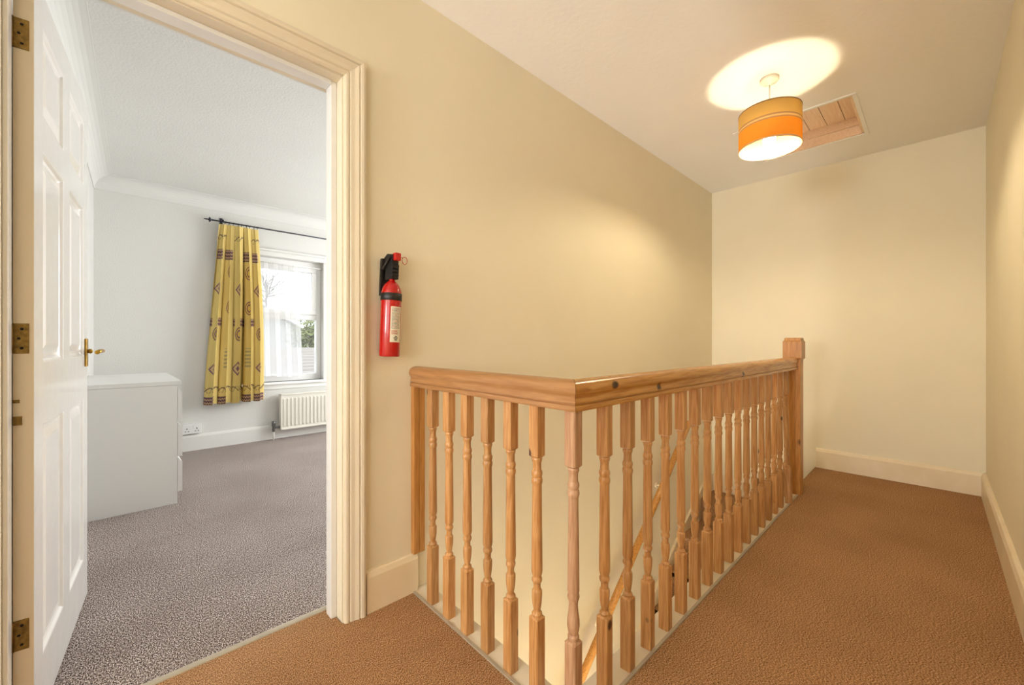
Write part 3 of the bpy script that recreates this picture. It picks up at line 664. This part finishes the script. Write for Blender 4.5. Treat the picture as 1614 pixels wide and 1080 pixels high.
# ------------------------------------------------------------------ socket, radiator
so_ = thing('power_socket', 'white double wall socket just above the skirting beside the chest', 'socket', (0.545, FY, 0.205))
bm = bmesh.new(); box(bm, 0.472, 0.618, FY - 0.030, FY, 0.162, 0.248, bev=0.003); fp = obj('faceplate', bm, M['plug'], so_)
for cx_ in (0.508, 0.582):
    bm = bmesh.new()
    for dx, dz, sx_, sz_ in ((0, 0.018, 0.0035, 0.006), (-0.011, -0.006, 0.005, 0.003), (0.011, -0.006, 0.005, 0.003)): box(bm, cx_ + dx - sx_, cx_ + dx + sx_, FY - 0.0306, FY - 0.029, 0.205 + dz - sz_ - 0.012, 0.205 + dz + sz_ - 0.012)
    obj('pin_holes', bm, M['dark'], fp, local=True).data.transform(Matrix.Translation(-so_.location))
for x in (0.528, 0.552): obj('switch', boxes([(x, x + 0.010, FY - 0.033, FY - 0.029, 0.215, 0.235)], 0.001), M['plug'], so_)

RX0, RX1, RZ0, RZ1, RY = 1.275, 2.15, 0.098, 0.478, FY - 0.085
ra = thing('radiator', 'white ribbed panel radiator under the bedroom window', 'radiator', ((RX0 + RX1) / 2, RY, RZ0))
bm = bmesh.new(); pr = []; n = 22; wd = (RX1 - RX0 - 0.03) / n
for i in range(n):
    x = RX0 + 0.015 + wd * i
    pr += [(x, 0.0), (x + wd * 0.22, 0.0), (x + wd * 0.34, 0.009), (x + wd * 0.66, 0.009), (x + wd * 0.78, 0.0)]
pr.append((RX1 - 0.015, 0))
zs = [(RZ0 + 0.012, 0), (RZ0 + 0.03, 0.0), (RZ0 + 0.045, 1), (RZ1 - 0.06, 1), (RZ1 - 0.045, 0), (RZ1 - 0.012, 0)]
rings = [[bm.verts.new((x, RY - 0.022 - d * k, z)) for x, d in pr] for z, k in zs]
for p, q in zip(rings, rings[1:]):
    for i in range(len(pr) - 1): bm.faces.new([p[i], p[i + 1], q[i + 1], q[i]])
box(bm, RX0, RX1, RY - 0.021, RY + 0.045, RZ0, RZ1, bev=0.006)
box(bm, RX0, RX1, RY - 0.030, RY - 0.018, RZ1 - 0.016, RZ1, bev=0.004); box(bm, RX0, RX1, RY - 0.030, RY - 0.018, RZ0, RZ0 + 0.016, bev=0.004)
box(bm, RX0, RX0 + 0.016, RY - 0.030, RY - 0.018, RZ0, RZ1, bev=0.004); box(bm, RX1 - 0.016, RX1, RY - 0.030, RY - 0.018, RZ0, RZ1, bev=0.004)
obj('panel', bm, M['rad'], ra)
bm = bmesh.new(); lathe(bm, [(0.012, 0.09), (0.014, 0.095), (0.014, 0.145), (0.019, 0.15), (0.019, 0.195), (0.015, 0.20)], 14, (1.215, RY, 0)); tube(bm, [(1.215, RY, 0.13), (1.278, RY, 0.13)], 0.011, 10)
obj('valve', bm, M['chrome'], ra)
obj('pipe', B(tube, [(1.215, RY, 0.0), (1.215, RY, 0.10)], 0.0075, 10), M['copper'], ra)
for x in (1.40, 2.0): obj('wall_clip', boxes([(x, x + 0.03, RY + 0.044, FY, 0.38, 0.42)]), M['rad'], ra)

# ------------------------------------------------------------------ curtain pole, curtain, net
PZ, PYp = 2.19, FY - 0.085
cp = thing('curtain_pole', 'thin black iron curtain pole with a pointed finial above the bedroom window', 'curtain pole', (1.4, PYp, PZ))
obj('pole', B(tube, [(0.70, PYp, PZ), (2.25, PYp, PZ)], 0.0065, 10), M['iron'], cp)
for s_, x in ((-1, 0.70), (1, 2.25)):
    bm = bmesh.new(); tube(bm, [(x + s_ * k, PYp, PZ) for k in (0, 0.006, 0.014, 0.020, 0.030, 0.038, 0.055, 0.075)], [0.009, 0.009, 0.005, 0.017, 0.019, 0.006, 0.006, 0.001], 10)
    tube(bm, [(x + s_ * 0.028, PYp, PZ - 0.024), (x + s_ * 0.028, PYp, PZ + 0.024)], [0.004, 0.004], 8); obj('finial', bm, M['iron'], cp)
for x in (0.775, 2.18):
    bm = bmesh.new(); tube(bm, [(x, FY, PZ + 0.02), (x, FY - 0.05, PZ + 0.018), (x, PYp, PZ + 0.010)], 0.006, 8); box(bm, x - 0.012, x + 0.012, FY - 0.006, FY, PZ - 0.01, PZ + 0.05); box(bm, x - 0.009, x + 0.009, PYp - 0.01, PYp + 0.01, PZ + 0.002, PZ + 0.018)
    obj('bracket', bm, M['iron'], cp)
for k in range(9):
    x = 0.80 + 0.034 * k + random.uniform(-0.006, 0.006); bm = bmesh.new()
    tube(bm, [(x + 0.003 * math.sin(2 * PI * i / 14), PYp + 0.013 * math.cos(2 * PI * i / 14), PZ - 0.006 + 0.014 * math.sin(2 * PI * i / 14)) for i in range(15)], 0.0018, 6, cap=False)
    obj('ring', bm, M['iron'], cp)

def curtain_obj(name, nx, nz, pos, colour, m):
    bm = bmesh.new(); lay = bm.loops.layers.float_color.new('pattern') if colour else None
    g = [[bm.verts.new(pos(i / nx, j / nz)) for i in range(nx + 1)] for j in range(nz + 1)]
    for j in range(nz):
        for i in range(nx):
            f = bm.faces.new([g[j][i], g[j][i + 1], g[j + 1][i + 1], g[j + 1][i]]); f.smooth = True
            if lay:
                for l, (a, b) in zip(f.loops, ((i, j), (i + 1, j), (i + 1, j + 1), (i, j + 1))): l[lay] = (*colour(a / nx, b / nz), 1)
    return obj(name, bm, m)
TOPZ, BOTZ = 2.158, 0.43
def cpos(u, v):      # v = 0 top, 1 bottom
    xl_ = 0.745 + (0.622 - 0.745) * v ** 0.9; xr = 1.070 + (1.128 - 1.070) * v + 0.02 * math.sin(v * 3)
    ph = u * 2 * PI * 5.3 + 0.9 * math.sin(5 * u + 1.5 * v); amp = (0.016 + 0.036 * min(1, v * 3) + 0.010 * v) * (0.8 + 0.35 * math.sin(u * 11 + 1))
    x = xl_ + (xr - xl_) * (u + 0.022 * math.sin(2 * ph)); y = PYp - 0.010 + amp * (math.sin(ph) - 0.25 * math.sin(3 * ph)) * 0.85 + 0.010 * math.sin(u * 9 + v * 2)
    dd = math.exp(-((u - 0.63 + 0.03 * v) / 0.028) ** 2) * min(1, v * 4); y += 0.055 * dd; y = min(y, FY - 0.008)
    z = TOPZ + (BOTZ - TOPZ) * v + 0.006 * math.cos(ph) * v + (0.01 * abs(math.sin(u * 30)) if v == 0 else 0)
    return (x, y, z)
YEL = lin((218, 194, 122)); MAU = lin((128, 96, 100)); GRN = lin((168, 158, 118)); DRK = lin((88, 66, 70)); OCH = lin((214, 184, 96)); PAL = lin((206, 178, 130))
def ccol(u, v):
    s = u * 1.05; z = v * 1.74; c = YEL
    cell = int(s / 0.21); ls = (s % 0.21) / 0.21
    # woven checker bands at two heights and along the hem, broken into blocks
    for zb0, zb1, ph in ((0.235, 0.335, 0), (0.91, 0.99, 1), (1.665, 1.74, 0)):
        if zb0 < z < zb1 and 0.15 < (s / 0.21 + 0.5 * ph) % 1 < 0.80 and (cell + ph) % 3 != 2:
            return MAU if (int(s / 0.008) + int(z / 0.008)) % 2 else PAL if int(z / 0.016) % 2 else DRK
    dx = (ls - 0.5) * 0.21
    for zc, kind, par in ((0.12, 'scroll', 0), (0.45, 'oval', 1), (0.62, 'diamond', 0), (0.80, 'oval', 1), (1.06, 'oval', 0), (1.30, 'blocks', 1), (1.40, 'diamond', 0), (1.60, 'scroll', 2)):
        if par < 2 and cell % 2 != par: continue
        dz = z - zc
        if kind == 'diamond':
            d = abs(dx) / 0.050 + abs(dz) / 0.070
            if d < 1: return MAU if (d > 0.74 or d < 0.36) else PAL
        elif kind == 'oval':
            d = (dx / 0.036) ** 2 + (dz / 0.068) ** 2
            if d < 1: return MAU if (d > 0.66 or (0.15 < d < 0.4)) else OCH
        elif kind == 'blocks':
            if abs(dz) < 0.10 and abs(dx) < 0.030 and int((dz + 0.2) / 0.018) % 2: return GRN
        else:
            q = 0.020 * math.sin(s * 2 * PI / 0.105); q2 = 0.030 * math.cos(s * 2 * PI / 0.07)
            if abs(dz - q) < 0.005 or (abs(dz - q2) < 0.004 and abs(q2) < 0.026): return DRK
    return c
cu = curtain_obj('curtain', 330, 430, cpos, ccol, vcol('yellow_patterned_curtain', 0.85, 0.0))
tag(cu, 'yellow patterned curtain drawn to the left of the bedroom window', 'curtain')
NY = FY + 0.03
def npos(u, v):
    xr = 1.50 + 0.05 * v; xl_ = 1.00
    ph = u * 2 * PI * 5.5 + 0.6 * math.sin(4 * u + v); amp = 0.006 + 0.010 * v
    return (xl_ + (xr - xl_) * (u + 0.02 * math.sin(ph * 2)), NY + amp * math.sin(ph), 1.865 + (0.655 - 1.865) * v + 0.01 * math.sin(u * 7) * v)
nt_ = curtain_obj('net_curtain', 120, 60, npos, None, M['sheer']); tag(nt_, 'sheer white net curtain hanging inside the window reveal', 'net curtain')
def ncol(): pass
bm = bmesh.new(); tube(bm, [(WX0, NY, 1.868), (WX1, NY, 1.862)], 0.004, 8); tag(obj('net_wire', bm, M['upvc']), 'thin white wire across the window head carrying the net curtain', 'curtain wire')

# ------------------------------------------------------------------ outside the window
M['render'] = mat('white_render', (196, 196, 194), 0.8, 0.05, 3)
M['palegrey'] = mat('pale_roof', (150, 152, 156), 0.8, 0.15, 4)
M['slate'] = mat('grey_roof', (74, 76, 82), 0.8, 0.3, 12)
M['brick'] = mat('brick', (112, 72, 58), 0.9, 0.3, 30)
M['leaf'] = mat('spring_leaves', (138, 148, 92), 0.8, 0.4, 6)
M['bark'] = mat('bark', (70, 58, 48), 0.9)
M['shed'] = mat('roof_sheet', (178, 172, 166), 0.8)
M['grass'] = mat('grass', (70, 84, 44), 0.9, 0.3, 3)
struct('ground', boxes([(-20, 40, 5.3, 60, -3.0, -2.9)]), M['grass'])
def house(name, label, x0, x1, y0, y1, ze, zr, wallm, roofm, windows=()):
    h = thing(name, label, 'house', ((x0 + x1) / 2, (y0 + y1) / 2, -2.9))
    bm = bmesh.new(); xm = (x0 + x1) / 2
    prism(bm, [(x0, -2.9), (x1, -2.9), (x1, ze), (xm, zr), (x0, ze)], y0, y1, lambda a, b, c: (a, c, b)); obj('wall', bm, wallm, h)
    bm = bmesh.new()
    for s_ in (-1, 1):
        xe = x0 - 0.3 if s_ < 0 else x1 + 0.3; sl = (zr - ze) / (xm - x0); zz = ze - 0.3 * sl
        prism(bm, [(xm, zr + 0.02), (xe, zz + 0.02), (xe, zz + 0.14), (xm, zr + 0.16)], y0 - 0.25, y1 + 0.25, lambda a, b, c: (a, c, b))
    obj('roof', bm, roofm, h)
    for (a, b, c, d) in windows:
        f = obj('window', boxes([(a, b, y0 - 0.05, y0 + 0.02, c, d)]), M['upvc'], h)
        g = obj('glazing', boxes([(a + 0.08, b - 0.08, y0 - 0.06, y0 - 0.04, c + 0.08, d - 0.08)]), M['slate'], f, local=True); g.data.transform(Matrix.Translation(-h.location))
    return h
house('house', 'white rendered house with pale gabled roof seen through the net curtain', 4.4, 9.4, 30, 38, 1.75, 3.3, M['render'], M['palegrey'])
# low extension with ribbed roof just outside
ex = thing('extension', 'low outbuilding with a ribbed grey roof below the bedroom window', 'outbuilding', (3, 10, -2.9))
obj('wall', boxes([(0.5, 7.5, 9.0, 11.5, -2.9, 0.15)]), M['brick'], ex)
bm = bmesh.new()
for k in range(12):
    y = 8.8 + k * 0.24; z = 0.10 + k * 0.062; box(bm, 0.3, 7.8, y, y + 0.25, z, z + 0.10)
obj('roof', bm, M['shed'], ex)
tag(obj('garden_wall', boxes([(1, 12, 15.0, 15.25, -2.9, 0.78)]), M['brick']), 'brick garden wall beyond the outbuilding roof', 'wall')
def tree(name, label, x, y, zc, rad, n, leafm, seed):
    rnd = random.Random(seed); t = thing(name, label, 'tree', (x, y, -2.9))
    bm = bmesh.new(); tube(bm, [(x, y, -2.9), (x + 0.1, y, -1), (x, y, zc)], [0.22, 0.16, 0.06], 10)
    for k in range(26):
        a = rnd.uniform(0, 2 * PI); e_ = rnd.uniform(0.1, 1.3); s0 = rnd.uniform(-1.6, 0.2)
        p0 = Vector((x, y, zc + s0)); p1 = p0 + Vector((math.cos(a) * math.cos(e_), math.sin(a) * math.cos(e_), math.sin(e_))) * rad * rnd.uniform(0.6, 1.15)
        tube(bm, [p0, p0.lerp(p1, 0.5) + Vector((0, 0, -0.05)), p1], [0.05, 0.03, 0.008], 5)
    obj('trunk', bm, M['bark'], t)
    bm = bmesh.new()
    for k in range(n):
        d = Vector((rnd.gauss(0, 1), rnd.gauss(0, 1), rnd.gauss(0, 1))).normalized() * rad * rnd.uniform(0.3, 1.0) * (0.8 + 0.3 * math.sin(k * 0.7)); d.z *= 0.85
        c = Vector((x, y, zc)) + d; s_ = rnd.uniform(0.05, 0.10); a = Vector((rnd.gauss(0, 1), rnd.gauss(0, 1), rnd.gauss(0, 1))).normalized(); b = a.orthogonal().normalized()
        bm.faces.new([bm.verts.new(c + q) for q in (a * s_, b * s_ * 0.5, -a * s_, -b * s_ * 0.5)])
    obj('foliage', bm, leafm, t)
tree('tree', 'pale green tree showing in the lower right pane of the bedroom window', 6.45, 18.5, 1.25, 1.25, 5200, M['leaf'], 2)
tree('tree', 'thin-branched tree rising behind the white house, seen through the net curtain', 10.0, 42.0, 6.2, 3.4, 700, M['leaf'], 5)
